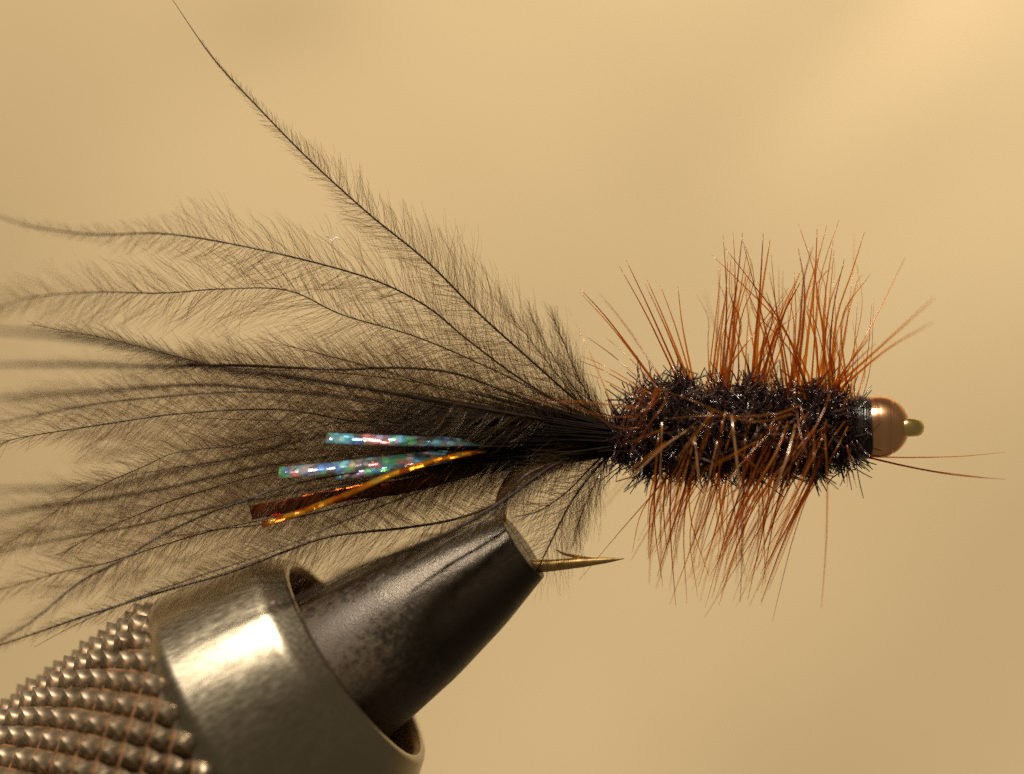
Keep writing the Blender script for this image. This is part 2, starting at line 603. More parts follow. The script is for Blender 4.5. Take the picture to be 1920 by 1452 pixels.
def lathe_x(profile, cy, segs=64, wob=0.0):
    """turned piece about a horizontal axis; profile [(photo x, radius px)]"""
    pr = np.asarray(profile, float)
    ang = np.arange(segs) / segs * 2 * np.pi
    v = np.stack([np.repeat((pr[:, 0] - 960)[:, None], segs, 1), pr[:, 1][:, None] * np.cos(ang)[None], (726 - cy) + pr[:, 1][:, None] * np.sin(ang)[None]], -1) / PX
    j = np.arange(segs)
    q = np.vstack([np.stack([k * segs + j, k * segs + (j + 1) % segs, (k + 1) * segs + (j + 1) % segs, (k + 1) * segs + j], -1) for k in range(len(pr) - 1)])
    return v.reshape(-1, 3), q


# bead: sphere cut by the bore, with turning grooves and a counterbore at the back
bp = [(1647 + x, math.sqrt(58.5 ** 2 - x * x)) for x in np.linspace(-38, 53, 46)]
bp = [(1640, 14), (1618, 20), (1609, 36)] + bp + [(1701.5, 20), (1701, 15), (1672, 12)]
gro = {8: .5, 20: .35, 34: .9, 35: .9, 37: .6}
bp = [(x, r - gro.get(k, 0)) for k, (x, r) in enumerate(bp)]
v, q = lathe_x(bp, 800, 72)
an_ = np.arctan2(v[:, 2] - (726 - 800) / PX, -v[:, 1])
nk = np.exp(-((an_ + 1.05) / .22) ** 2) * np.clip((1668 - 960 - v[:, 0] * PX) / 30, 0, 1)
v[:, 1] *= 1 - .16 * nk
v[:, 2] = (726 - 800) / PX + (v[:, 2] - (726 - 800) / PX) * (1 - .16 * nk)
fly_part('bead', v, q, M_BEAD)

# thread head: turns of tying thread built as ridges
tp = []
for k in range(9):
    x0 = 1588 + k * 5.1
    r = 60 - 1.2 * abs(k - 4) + random.uniform(-1, 1)
    for u in (0, .3, .5, .7, 1.0):
        tp.append((x0 + u * 5.1, r + 2.0 * math.sin(math.pi * u)))
tp = [(1588, 15)] + tp + [(1634.5, 15)]
v, q = lathe_x(tp, 803, 64)
ang = np.arctan2(v[:, 2] - (726 - 803) / PX, v[:, 1])
v[:, 0] += .008 * np.sin(ang * 1 + .4) + .0035 * np.sin(ang * 3 + v[:, 0] * 40)
fly_part('thread_head', v, q, M_THREAD)

# chenille wraps: dark core rings, each with its own fuzz
def fuzz(x0, x1, r0, cy, n, L0, L1, rad=1.5):
    xs = (x0 + x1) / 2 + (x1 - x0) / 2 * np.clip(RNG.normal(0, .46, n), -1, 1)
    ph = RNG.uniform(0, 2 * np.pi, n)
    u = (xs - (x0 + x1) / 2) / ((x1 - x0) / 2)
    rr = r0 * (.56 + .56 * np.clip(1 - u ** 2, 0, 1) ** .6)
    d = np.stack([u * .2 + RNG.normal(0, .28, n), np.cos(ph), np.sin(ph)], -1)
    d += RNG.normal(0, .42, (n, 3))
    d /= np.linalg.norm(d, axis=1, keepdims=True)
    ln = RNG.uniform(L0, L1, n)
    root = np.stack([xs - 960, rr * np.cos(ph), (726 - cy) + rr * np.sin(ph)], -1)
    rn = np.stack([0 * ph, np.cos(ph), np.sin(ph)], -1)
    root = root - rn * RNG.uniform(4, 20, n)[:, None]
    bend = RNG.normal(0, .95, (n, 3))
    curl = np.cross(d, RNG.normal(0, 1, (n, 3))) * RNG.uniform(.2, .55, n)[:, None]
    s = np.linspace(0, 1, 7)
    path = root[:, None] + d[:, None] * (ln[:, None] * s)[..., None] + bend[:, None] * (ln[:, None] * s ** 2)[..., None] * .8
    path += curl[:, None] * (ln[:, None] * np.sin(s * 4.4))[..., None]
    wd = RNG.uniform(.75, 1.3, n)[:, None] * rad * np.array([1, 1, 1, 1, .95, .9, .7])
    return tube_arrays(path / PX, wd / PX, 3)


# (x0, x1, radius, centre y)
WRAPS = [(1148, 1186, 36, 824), (1186, 1244, 68, 808), (1252, 1310, 80, 803), (1318, 1374, 70, 808), (1382, 1434, 79, 805), (1442, 1494, 68, 810), (1500, 1550, 76, 809), (1552, 1608, 56, 808)]
for (x0, x1, r, cy) in WRAPS:
    pr = [(x0, 12)]
    for u in np.linspace(0, 1, 9):
        pr.append((x0 + u * (x1 - x0), r * (.48 + .22 * math.sin(math.pi * u))))
    pr.append((x1, 12))
    v, q = lathe_x(pr, cy, 40)
    core = fly_part('chenille_wrap', v, q, M_CHEN)
    n = int((x1 - x0) * r * .24)
    v, q = fuzz(x0, x1, r * .92, cy, n, 13, 29, 1.4)
    v2, q2 = fuzz(x0, x1, r * .92, cy, n // 11, 20, 32, 1.5)
    fly_part('fuzz', np.vstack([v, v2]), np.vstack([q, q2 + len(v)]), M_CHEN, core, kind='stuff')

# ------------------------------------------------------------------ tail plumes
def plume(pts, spread=1.0, r_root=3.2, r_tip=1.0, dens=1.0, L=None, side=(1, 1), start=0.0, name_label=None, flat=.35, ang=(58, 30), endcut=1.0):
    """pts tip -> root, (photo x, photo y, depth cm); L [(s, barb length px)] along tip->root"""
    p = np.array(pts, float)
    world = pxpath([tuple(x) for x in p])
    path = smooth_path(world, 90)
    total = np.linalg.norm(np.diff(path, axis=0), axis=1).sum() * PX
    sN = np.linspace(0, 1, 90)
    rad = np.interp(sN, [0, .15, 1], [r_tip * .35, r_tip, r_root]) * .42 / PX
    v, q, tr = solid_tube(path, rad, 6)
    stem = fly_part('plume', v, q, M_RACHIS, tris=tr, label=name_label)
    L = L or [(0, 8), (.15, 40), (.4, 95), (.75, 120), (1, 90)]
    nb = max(20, int(total * .36 * dens))
    allv, allq, off = [], [], 0
    tang = np.gradient(path, axis=0)
    tang /= np.linalg.norm(tang, axis=1, keepdims=True)
    for sd in (1, -1):
        if not side[0 if sd == 1 else 1]:
            continue
        k = side[0 if sd == 1 else 1]
        # density grows to the root
        u = np.sort(RNG.uniform(0, 1, nb)) * .5 + .5 * (np.arange(nb) + .5) / nb
        sb = start + (endcut - start) * u ** .85
        f = sb * 89
        i0 = np.clip(f.astype(int), 0, 88)
        fr = (f - i0)[:, None]
        root = path[i0] * (1 - fr) + path[i0 + 1] * fr
        tg = -(tang[i0] * (1 - fr) + tang[i0 + 1] * fr)           # towards the tip
        nrm = np.stack([-tg[:, 2], 0 * tg[:, 0], tg[:, 0]], -1)   # across, in the picture plane
        nrm /= np.linalg.norm(nrm, axis=1, keepdims=True) + 1e-9
        dep = np.array([0, 1.0, 0])
        A = np.radians(np.interp(sb, [0, .25, 1], [ang[1] * .55, (ang[0] + ang[1]) / 2 - 4, ang[0] - 4]) + RNG.normal(0, 11, nb))
        tw = RNG.normal(0, flat, nb)
        perp = nrm * (sd * np.cos(tw))[:, None] + dep * np.sin(tw)[:, None]
        d0 = tg * np.cos(A)[:, None] + perp * np.sin(A)[:, None]
        wav = 1 + .22 * np.sin(sb * 23 + sd * 2 + tw) + RNG.normal(0, .26, nb)
        ln = np.interp(sb, [a for a, _ in L], [b for _, b in L]) * np.clip(wav, .45, 1.5) * k * spread / PX
        # neighbours cling together in little spikes
        g = np.floor(np.cumsum(RNG.uniform(.12, .42, nb))).astype(int)
        tipv = root + d0 * ln[:, None] + tg * (ln * .12)[:, None]
        for gi in np.unique(g):
            msk = g == gi
            if msk.sum() > 1:
                ctr = tipv[msk].mean(0)
                tipv[msk] += (ctr - tipv[msk]) * RNG.uniform(.3, .85)
        K = 7
        s = np.linspace(0, 1, K)
        ctrl = root + d0 * (ln * .55)[:, None] + RNG.normal(0, 1, (nb, 3)) * (ln * .035)[:, None]
        P0, P1, P2 = root[:, None], ctrl[:, None], tipv[:, None]
        S = s[None, :, None]
        bp_ = (1 - S) ** 2 * P0 + 2 * S * (1 - S) * P1 + S ** 2 * P2
        bp_ += (RNG.normal(0, 1, (nb, 1, 3)) * (ln * .05)[:, None, None]) * np.sin(S * 5)
        wr = RNG.uniform(.30, .60, nb)[:, None] * np.array([.72, .66, .6, .54, .48, .40, .22])[None] / PX
        vv, qq = tube_arrays(bp_, wr, 3)
        allv.append(vv)
        allq.append(qq + off)
        off += len(vv)
    fly_part('barbs', np.vstack(allv), np.vstack(allq), M_BARB, stem, kind='stuff')
    return stem


LS = [(0, 6), (.15, 14), (.3, 34), (.5, 70), (.75, 120), (.92, 130), (1, 90)]
PL = [
    # the lone long plume rising to the top edge
    dict(pts=[(318, -8, .1), (400, 110, .1), (490, 208, .08), (580, 300, .05), (690, 400, .0), (800, 490, 0), (900, 590, 0), (1000, 680, 0), (1085, 755, 0), (1150, 800, 0)], L=[(0, 3), (.12, 8), (.25, 22), (.4, 52), (.6, 85), (.8, 125), (.88, 125), (1, 45)], r_root=5, r_tip=3, side=(.8, 1.0), start=.08, flat=.5, dens=1.25, ang=(50, 34)),
    dict(pts=[(-30, 396, 1.0), (60, 425, .8), (180, 440, .6), (300, 438, .35), (420, 455, .1), (560, 485, 0), (700, 525, 0), (800, 575, 0), (880, 640, 0), (990, 720, 0), (1140, 805, 0)], L=[(0, 10), (.2, 30), (.35, 70), (.5, 100), (.75, 130), (.86, 95), (1, 34)], r_root=4, r_tip=3.4, ang=(55, 42), side=(1, 1), flat=.5),
    dict(pts=[(-30, 588, 1.1), (60, 558, .7), (180, 548, .4), (300, 550, .15), (420, 542, 0), (540, 545, 0), (640, 590, 0), (760, 625, 0), (850, 660, 0), (1000, 730, 0), (1140, 806, 0)], L=[(0, 50), (.2, 80), (.4, 110), (.6, 120), (.86, 95), (1, 34)], r_root=3, r_tip=2.4, ang=(52, 46), flat=.4, dens=1.1),
    dict(pts=[(62, 610, -.1), (200, 635, -.1), (330, 668, -.1), (430, 690, -.1), (640, 700, -.1), (850, 730, 0), (1140, 808, 0)], r_root=2.6, r_tip=1.6, L=[(0, 20), (.2, 50), (.5, 90), (.86, 95), (1, 34)]),
    dict(pts=[(-40, 618, -1.9), (120, 630, -1.7), (260, 652, -1.4), (400, 690, -1.0), (520, 704, -.8), (680, 728, -.5), (1140, 808, 0)], r_root=6, r_tip=13, L=[(0, 14), (.3, 30), (.6, 80), (.86, 95), (1, 34)]),
    dict(pts=[(-40, 685, -1.4), (150, 684, -1.2), (300, 688, -.8), (430, 685, -.2), (550, 690, .0), (640, 693, 0), (750, 690, 0), (850, 700, 0), (950, 735, 0), (1140, 806, 0)], r_root=4, r_tip=8, L=[(0, 20), (.3, 40), (.6, 100), (.86, 95), (1, 34)]),
    dict(pts=[(-40, 748, 1.6), (150, 737, 1.2), (300, 725, .7), (400, 722, .5), (500, 730, .4), (640, 742, .3), (800, 762, .2), (1000, 790, .1), (1140, 810, 0)], r_root=5, r_tip=9, L=[(0, 20), (.3, 60), (.6, 110), (.86, 95), (1, 34)]),
    dict(pts=[(-30, 798, .6), (100, 772, .5), (200, 755, .4), (330, 742, .3), (460, 735, .25), (600, 742, .2), (850, 775, .1), (1140, 812, 0)], r_root=4, r_tip=3.6, L=[(0, 45), (.2, 90), (.6, 120), (.86, 95), (1, 34)]),
    dict(pts=[(-16, 842, .05), (30, 823, .05), (150, 803, .02), (300, 780, 0), (420, 770, 0), (520, 768, 0), (580, 775, 0), (720, 795, 0), (1140, 815, 0)], r_root=4, r_tip=3, L=[(0, 45), (.25, 85), (.6, 110), (.86, 95), (1, 34)]),
    dict(pts=[(-5, 1030, .3), (60, 990, .25), (140, 935, .2), (200, 905, .1), (270, 875, 0), (330, 849, 0), (440, 835, 0), (560, 808, 0), (680, 790, 0), (900, 800, 0), (1140, 816, 0)], r_root=3, r_tip=1.8, L=[(0, 40), (.2, 80), (.4, 110), (.86, 95), (1, 34)], ang=(56, 44), side=(1.2, .7)),
    dict(pts=[(-30, 918, 1.9), (200, 913, 1.5), (300, 890, 1.1), (440, 860, .8), (560, 828, .5), (720, 808, .3), (1140, 816, 0)], r_root=6, r_tip=10, L=[(0, 10), (.3, 50), (.6, 110), (.86, 95), (1, 34)]),
    dict(pts=[(-30, 968, 1.2), (120, 946, 1.0), (300, 918, .6), (420, 890, .5), (520, 870, .35), (680, 850, .2), (900, 832, .1), (1140, 822, 0)], r_root=5, r_tip=8, L=[(0, 16), (.3, 70), (.6, 110), (.86, 95), (1, 34)]),
    dict(pts=[(126, 1032, .1), (200, 990, .1), (260, 965, .1), (320, 940, .05), (400, 915, 0), (470, 895, 0), (560, 878, 0), (720, 855, 0), (900, 838, 0), (1140, 824, 0)], r_root=4, r_tip=2.6, L=[(0, 45), (.2, 90), (.6, 110), (.86, 95), (1, 34)]),
    dict(pts=[(-20, 1037, .8), (120, 1010, .6), (260, 985, .4), (360, 960, .3), (520, 930, .2), (640, 908, .15), (760, 893, .1), (900, 862, .1), (1140, 828, 0)], r_root=5, r_tip=4, L=[(0, 30), (.2, 80), (.6, 110), (.86, 95), (1, 34)]),
    dict(pts=[(300, 1010, 0), (390, 995, 0), (480, 985, -.1), (580, 965, -.1), (700, 935, -.1), (800, 905, -.1), (950, 862, 0), (1140, 828, 0)], r_root=4.5, r_tip=2.6, L=[(0, 20), (.3, 60), (.6, 90), (.86, 95), (1, 34)]),
    dict(pts=[(-20, 1112, .4), (120, 1072, .3), (200, 1056, .2), (320, 1018, .1), (400, 995, 0), (520, 968, 0), (700, 925, 0), (900, 868, 0), (1140, 830, 0)], r_root=4, r_tip=2.6, L=[(0, 45), (.2, 90), (.6, 100), (.86, 95), (1, 34)]),
    dict(pts=[(-20, 1214, -.5), (60, 1165, -.5), (150, 1092, -.4), (230, 1050, -.4), (310, 1000, -.3), (440, 945, -.3), (640, 890, -.2), (1140, 826, 0)], r_root=4.5, r_tip=5, L=[(0, 40), (.3, 60), (.6, 90), (.86, 95), (1, 34)]),
    # dark plume lying along the top of the sleeve
    dict(pts=[(-20, 1216, -.25), (60, 1190, -.25), (140, 1162, -.25), (240, 1130, -.22), (330, 1102, -.2), (430, 1074, -.18), (520, 1040, -.15), (620, 1006, -.12), (760, 990, -.1), (860, 972, -.1), (935, 942, -.1), (1010, 896, 0), (1140, 836, 0)], r_root=6, r_tip=5, L=[(0, 20), (.2, 40), (.35, 70), (.5, 115), (.75, 105), (1, 80)], side=(1.0, .7), dens=1.4),
    dict(pts=[(64, 1214, -.2), (130, 1178, -.2), (240, 1128, -.2), (360, 1085, -.25), (520, 1030, -.3), (700, 955, -.2), (900, 885, -.1), (1140, 830, 0)], r_root=3.5, r_tip=2.4, L=[(0, 0), (.2, 5), (.5, 60), (.86, 95), (1, 34)]),
    # blurred strand passing in front of the sleeve
    dict(pts=[(300, 1246, -1.3), (430, 1176, -1.1), (560, 1122, -.9), (680, 1062, -.7), (780, 1025, -.5), (870, 985, -.4), (950, 935, -.3), (1040, 872, -.15), (1140, 832, 0)], r_root=8, r_tip=9, L=[(0, 3), (.3, 22), (.6, 55), (1, 70)], dens=1.5, ang=(28, 10)),
    # short plumes at the hook bend
    dict(pts=[(1008, 1068, -.12), (1040, 1002, -.12), (1072, 940, -.1), (1110, 888, -.06), (1148, 848, 0)], r_root=6, r_tip=3.4, L=[(0, 60), (.4, 105), (.8, 110), (1, 70)], dens=1.5, ang=(40, 50), flat=.6),
    dict(pts=[(956, 972, -.1), (1010, 958, -.1), (1060, 925, -.05), (1105, 880, 0), (1146, 840, 0)], r_root=4, r_tip=2, L=[(0, 50), (.5, 80), (1, 70)], dens=1.3),
    dict(pts=[(1075, 1025, .15), (1088, 970, .12), (1112, 915, .08), (1146, 850, 0)], r_root=3, r_tip=1.5, L=[(0, 35), (.5, 60), (1, 60)], dens=1.3, ang=(30, 18)),
    dict(pts=[(940, 962, -.16), (958, 925, -.16), (990, 890, -.14), (1060, 860, -.1), (1146, 832, 0)], r_root=9, r_tip=9, L=[(0, 20), (.5, 50), (1, 60)], dens=1.0, ang=(35, 20)),
    dict(pts=[(760, 1065, -.35), (840, 1015, -.3), (910, 975, -.25), (965, 925, -.2), (1050, 868, -.1), (1146, 830, 0)], r_root=8, r_tip=5, L=[(0, 20), (.5, 45), (1, 60)], dens=1.0, ang=(30, 16)),
    # fluff rising above the tie-in
    dict(pts=[(1035, 590, .05), (1060, 650, .03), (1088, 715, 0), (1125, 775, 0), (1150, 806, 0)], r_root=3, r_tip=1.2, L=[(0, 26), (.5, 60), (1, 70)], dens=1.3, ang=(26, 16), flat=.5),
    dict(pts=[(930, 560, .2), (980, 620, .15), (1035, 690, .1), (1100, 770, 0), (1150, 808, 0)], r_root=3, r_tip=1.2, L=[(0, 40), (.5, 70), (1, 60)], dens=.7, ang=(34, 20), flat=.5),
    dict(pts=[(990, 580, -.2), (1020, 640, -.15), (1060, 705, -.1), (1110, 770, 0), (1150, 806, 0)], r_root=3, r_tip=1.2, L=[(0, 30), (.5, 60), (1, 55)], dens=.7, ang=(34, 20), flat=.5),
]
for kw in PL:
    plume(**kw)
# further plumes that fill the middle of the tail
for i in range(13):
    u = (i + .5) / 13
    ty = 600 + 430 * u + RNG.uniform(-25, 25)
    tx = RNG.uniform(330, 620)
    dz = RNG.uniform(-.15, 1.0)
    bow = RNG.uniform(-25, 25)
    m1 = (tx + (1140 - tx) * .33, ty + (812 - ty) * .40 + bow, dz * .7)
    m2 = (tx + (1140 - tx) * .68, ty + (812 - ty) * .78 + bow * .7, dz * .3)
    plume([(tx, ty, dz), m1, m2, (1146, 806 + 26 * u, 0)], r_root=3, r_tip=1.5, L=[(0, 40), (.3, 90), (.6, 105), (.86, 95), (1, 34)], dens=.7, flat=.55)

# downy plumes that veil the lower left
for i in range(10):
    u = (i + .5) / 10
    ty = 700 + 440 * u + RNG.uniform(-22, 22)
    tx = RNG.uniform(-60, 240)
    dz = RNG.uniform(.1, 1.5)
    bow = RNG.uniform(-22, 22)
    m0 = (tx + (1140 - tx) * .25, ty + (818 - ty) * .24 + bow, dz * .8)
    m1 = (tx + (1140 - tx) * .5, ty + (818 - ty) * .58 + bow * 1.3, dz * .5)
    m2 = (tx + (1140 - tx) * .75, ty + (818 - ty) * .85 + bow * .6, dz * .25)
    plume([(tx, ty, dz), m0, m1, m2, (1146, 808 + 26 * u, 0)], r_root=3, r_tip=1.6, L=[(0, 55), (.15, 95), (.5, 110), (.86, 90), (1, 34)], dens=.7, flat=.6)

# butts of the feathers bound down at the tie-in
n = 800
th = RNG.uniform(0, 2 * np.pi, n)
q0 = np.sqrt(RNG.uniform(0, 1, n))
root = np.stack([np.full(n, 1168.0) + RNG.uniform(-6, 18, n), 824 + 26 * q0 * np.sin(th), 26 * q0 * np.cos(th) / PX], -1)
end = np.stack([1140 - RNG.uniform(150, 470, n), 812 + 78 * q0 * np.sin(th) + RNG.normal(0, 12, n), 70 * q0 * np.cos(th) / PX], -1)
S = np.linspace(0, 1, 7)[None, :, None]
ctl = (root + end) / 2
ctl[:, 1] = root[:, 1] + (end[:, 1] - root[:, 1]) * .38
pp = (1 - S) ** 2 * root[:, None] + 2 * S * (1 - S) * ctl[:, None] + S ** 2 * end[:, None]
k = (DIST + pp[..., 2]) / DIST
W = np.stack([(pp[..., 0] - 960) / PX * k, pp[..., 2], (726 - pp[..., 1]) / PX * k], -1)
v, q = tube_arrays(W, RNG.uniform(.9, 1.6, n)[:, None] * np.array([2.2, 2.0, 1.6, 1.2, .9, .6, .25])[None] / PX, 4)
fly_part('tail_tuft', v, q, M_TUFT, kind='stuff')


# ------------------------------------------------------------------ tinsel
def tinsel(pts, width, mat, label, twist=0.0, lean=.25):
    path = smooth_path(pxpath(pts), 40)
    T = np.gradient(path, axis=0)
    T /= np.linalg.norm(T, axis=1, keepdims=True)
    s = np.linspace(0, 1, 40)
    a = lean + twist * s + RNG.normal(0, .04, 40)
    up = np.cross(T, np.array([0, -1, 0]))
    up /= np.linalg.norm(up, axis=1, keepdims=True)
    dp = np.cross(up, T)
    W = up * np.cos(a)[:, None] + dp * np.sin(a)[:, None]
    Nn = np.cross(W, T)
    h = width / 2 / PX
    th_ = 1.0 / PX
    v = np.stack([path + W * h + Nn * th_, path - W * h + Nn * th_, path - W * h - Nn * th_, path + W * h - Nn * th_], 1)
    i = np.arange(39)[:, None] * 4
    j = np.arange(4)[None]
    q = np.stack([i + j, i + (j + 1) % 4, i + 4 + (j + 1) % 4, i + 4 + j], -1).reshape(-1, 4)
    q = np.vstack([q, [[3, 2, 1, 0]], [[39 * 4, 39 * 4 + 1, 39 * 4 + 2, 39 * 4 + 3]]])
    fly_part('tinsel_strand', v.reshape(-1, 3), q, mat, label=label, smooth=False)


tinsel([(612, 822, -.22), (700, 825, -.24), (800, 828, -.27), (890, 829, -.16), (1000, 827, 0), (1140, 822, 0)], 22, M_HOLO, 'silver holographic tinsel strand, upper one', .7, .55)
tinsel([(523, 887, -0.22), (620, 878, -0.27), (740, 864, -0.29), (860, 850, -0.12), (960, 836, -0.01), (1140, 824, 0)], 24, M_HOLO, 'silver holographic tinsel strand with bright speckled end', .5, .55)
tinsel([(630, 892, -0.15), (720, 880, -0.22), (820, 864, -0.15), (940, 842, 0.1), (1140, 824, 0)], 18, M_HOLO, 'silver holographic tinsel strand mostly behind another', .3, .5)
tinsel([(470, 962, -0.11), (560, 945, -0.14), (660, 925, -0.15), (760, 912, -0.14), (860, 886, -0.03), (960, 856, .1), (1140, 826, 0)], 27, M_EMBER, 'dark red brown tinsel strand with square cut end', .3, -.25)
tinsel([(492, 984, -0.22), (560, 962, -0.29), (640, 932, -0.31), (740, 888, -0.33), (850, 856, -0.26), (940, 840, -0.05), (1000, 834, .12), (1140, 826, 0)], 13, M_AMBER, 'bright amber tinsel strand', .4, .65)

# ------------------------------------------------------------------ hackle
HMATS = [M_HACKLE, M_HACKLE, M_HACKLE2]
fibre_count = 0


def fibre(pts, wdt=4.4, mat=None, jit=0.0):
    global fibre_count
    p = np.array([tuple(x) if len(x) == 3 else (*x, 0.0) for x in pts], float)
    if len(p) == 2:
        mid = (p[0] + p[1]) / 2 + np.array([RNG.normal(0, 3.5), RNG.normal(0, 2), 0])
        p = np.vstack([p[0], mid, p[1]])
    if jit:
        p[:, :2] += RNG.normal(0, jit, (len(p), 2)) * np.linspace(.35, 1, len(p))[::-1][:, None] + RNG.normal(0, jit * .5, 2)
        p[:, 2] += np.linspace(1, .3, len(p)) * RNG.normal(0, .18)
    path = smooth_path(pxpath([tuple(x) for x in p]), 12)
    s = np.linspace(0, 1, 12)                                   # tip -> root
    rad = wdt / 2 * np.interp(s, [0, .12, .5, 1], [.17, .34, .66, 1.0]) / PX
    v, q, tr = solid_tube(path, rad, 5)
    fly_part('hackle_fibre', v, q, mat or HMATS[RNG.integers(0, 3)], tris=tr)
    fibre_count += 1


d0 = .12
UP = [
    ([(1088, 542), (1145, 606), (1240, 735, -.1)], 5.5), ([(1087, 548), (1150, 618), (1236, 730)], 4), ([(1124, 550, .4), (1178, 618, .3), (1240, 712, .1)], 4),
    ([(1161, 499, .1), (1215, 597), (1278, 730)], 4.5), ([(1174, 488), (1222, 590), (1286, 735)], 5), ([(1210, 533, .2), (1250, 620, .1), (1296, 735)], 4.5),
    ([(1213, 524), (1250, 610), (1300, 735)], 5.5), ([(1238, 535), (1268, 618), (1302, 735)], 4.5), ([(1271, 536), (1280, 615), (1304, 735)], 5),
    ([(1321, 546, -.9), (1330, 580, -.8), (1350, 640, -.5), (1368, 720, -.2)], 4),
    ([(1097, 630), (1150, 668), (1225, 735, -.2)], 3.6), ([(1137, 634, .1), (1180, 672), (1240, 735, -.2)], 3.6), ([(1079, 665), (1130, 685), (1230, 745, -.25)], 3.4),
    ([(1079, 674), (1135, 697), (1235, 755, -.27)], 3.4), ([(1083, 697), (1130, 712), (1225, 762, -.28)], 3.2), ([(1065, 578, .5), (1105, 660, .3), (1160, 790, .1)], 2.6),
    ([(1356, 442), (1361, 520), (1362, 590), (1350, 735)], 4.4), ([(1374, 436), (1378, 500), (1376, 600), (1362, 735)], 4.4), ([(1392, 437), (1382, 530), (1366, 640), (1352, 735)], 6),
    ([(1392, 452), (1418, 550), (1440, 640), (1462, 735)], 4.6), ([(1431, 438), (1425, 540), (1416, 640), (1408, 735)], 7), ([(1444, 450), (1428, 552), (1420, 640), (1416, 735)], 8),
    ([(1334, 478), (1386, 528), (1456, 600), (1510, 690), (1520, 735)], 5), ([(1360, 466), (1407, 527), (1468, 612), (1520, 740)], 5), ([(1347, 500, .3), (1348, 560, .3), (1338, 700, .2), (1334, 740, .1)], 4.6),
    ([(1351, 503), (1346, 560), (1325, 735)], 3.6), ([(1364, 540), (1348, 620), (1330, 735)], 3.6), ([(1401, 468), (1386, 560), (1364, 735)], 5), ([(1411, 494), (1384, 590), (1360, 735)], 4.6),
    ([(1442, 510), (1458, 588), (1484, 735)], 4.4), ([(1446, 478), (1456, 585), (1478, 735)], 3.6), ([(1499, 512), (1458, 605), (1424, 735)], 5.6), ([(1500, 530), (1470, 590), (1430, 735)], 5),
    ([(1479, 540, .2), (1406, 635), (1362, 695), (1340, 735)], 4.6), ([(1489, 510), (1492, 610), (1480, 735)], 4.2), ([(1396, 500, .3), (1404, 600, .2), (1430, 735, .1)], 4.4),
    ([(1497, 420), (1526, 510), (1541, 610), (1556, 745)], 4.6), ([(1532, 430), (1528, 515), (1516, 620), (1502, 745)], 8), ([(1550, 423), (1531, 505), (1525, 600), (1540, 745)], 4.4),
    ([(1573, 413), (1546, 492), (1533, 557), (1520, 745)], 4), ([(1562, 452), (1547, 557), (1543, 636), (1550, 745)], 5.4), ([(1583, 486), (1562, 583), (1555, 690), (1556, 745)], 5.4),
    ([(1621, 435), (1599, 505), (1567, 605), (1556, 745)], 5.8), ([(1602, 440, .4), (1597, 531, .2), (1575, 690), (1566, 745)], 3), ([(1608, 567), (1601, 660), (1594, 752)], 3),
    ([(1635, 567), (1625, 675), (1600, 770, -.1)], 3), ([(1697, 484, .3), (1630, 617, .1), (1567, 722), (1556, 750)], 4.2), ([(1753, 557, -.8), (1662, 640, -.4), (1567, 726), (1552, 748)], 7),
    ([(1750, 604, -.8), (1662, 656, -.4), (1575, 730), (1556, 752)], 6.4), ([(1635, 622, .5), (1578, 703), (1550, 748)], 5), ([(1643, 643, -.4), (1588, 696, -.2), (1560, 745)], 5),
    ([(1505, 502), (1465, 599), (1420, 735)], 5), ([(1507, 518), (1460, 610), (1418, 735)], 4.4), ([(1500, 556), (1530, 610), (1560, 735)], 3.6), ([(1540, 580), (1570, 650), (1575, 745)], 3),
]
for pts, wd in UP:
    fibre(pts, wd * .96, M_HACKLE3 if pts[0][0] == 1321 else None)
# their neighbours at other depths
for k in range(72):
    j = RNG.integers(16, len(UP) - 1)
    pts, wd = UP[j]
    if pts[0][0] > 1640:
        continue
    sh = RNG.uniform(.55, .98)
    q_ = np.array([tuple(x) if len(x) == 3 else (*x, 0.0) for x in pts], float)
    q_ = q_[-1] + (q_ - q_[-1]) * sh + np.array([RNG.normal(0, 11), 0, 0])
    fibre([tuple(x) for x in q_], wd * RNG.uniform(.55, .88), jit=13)

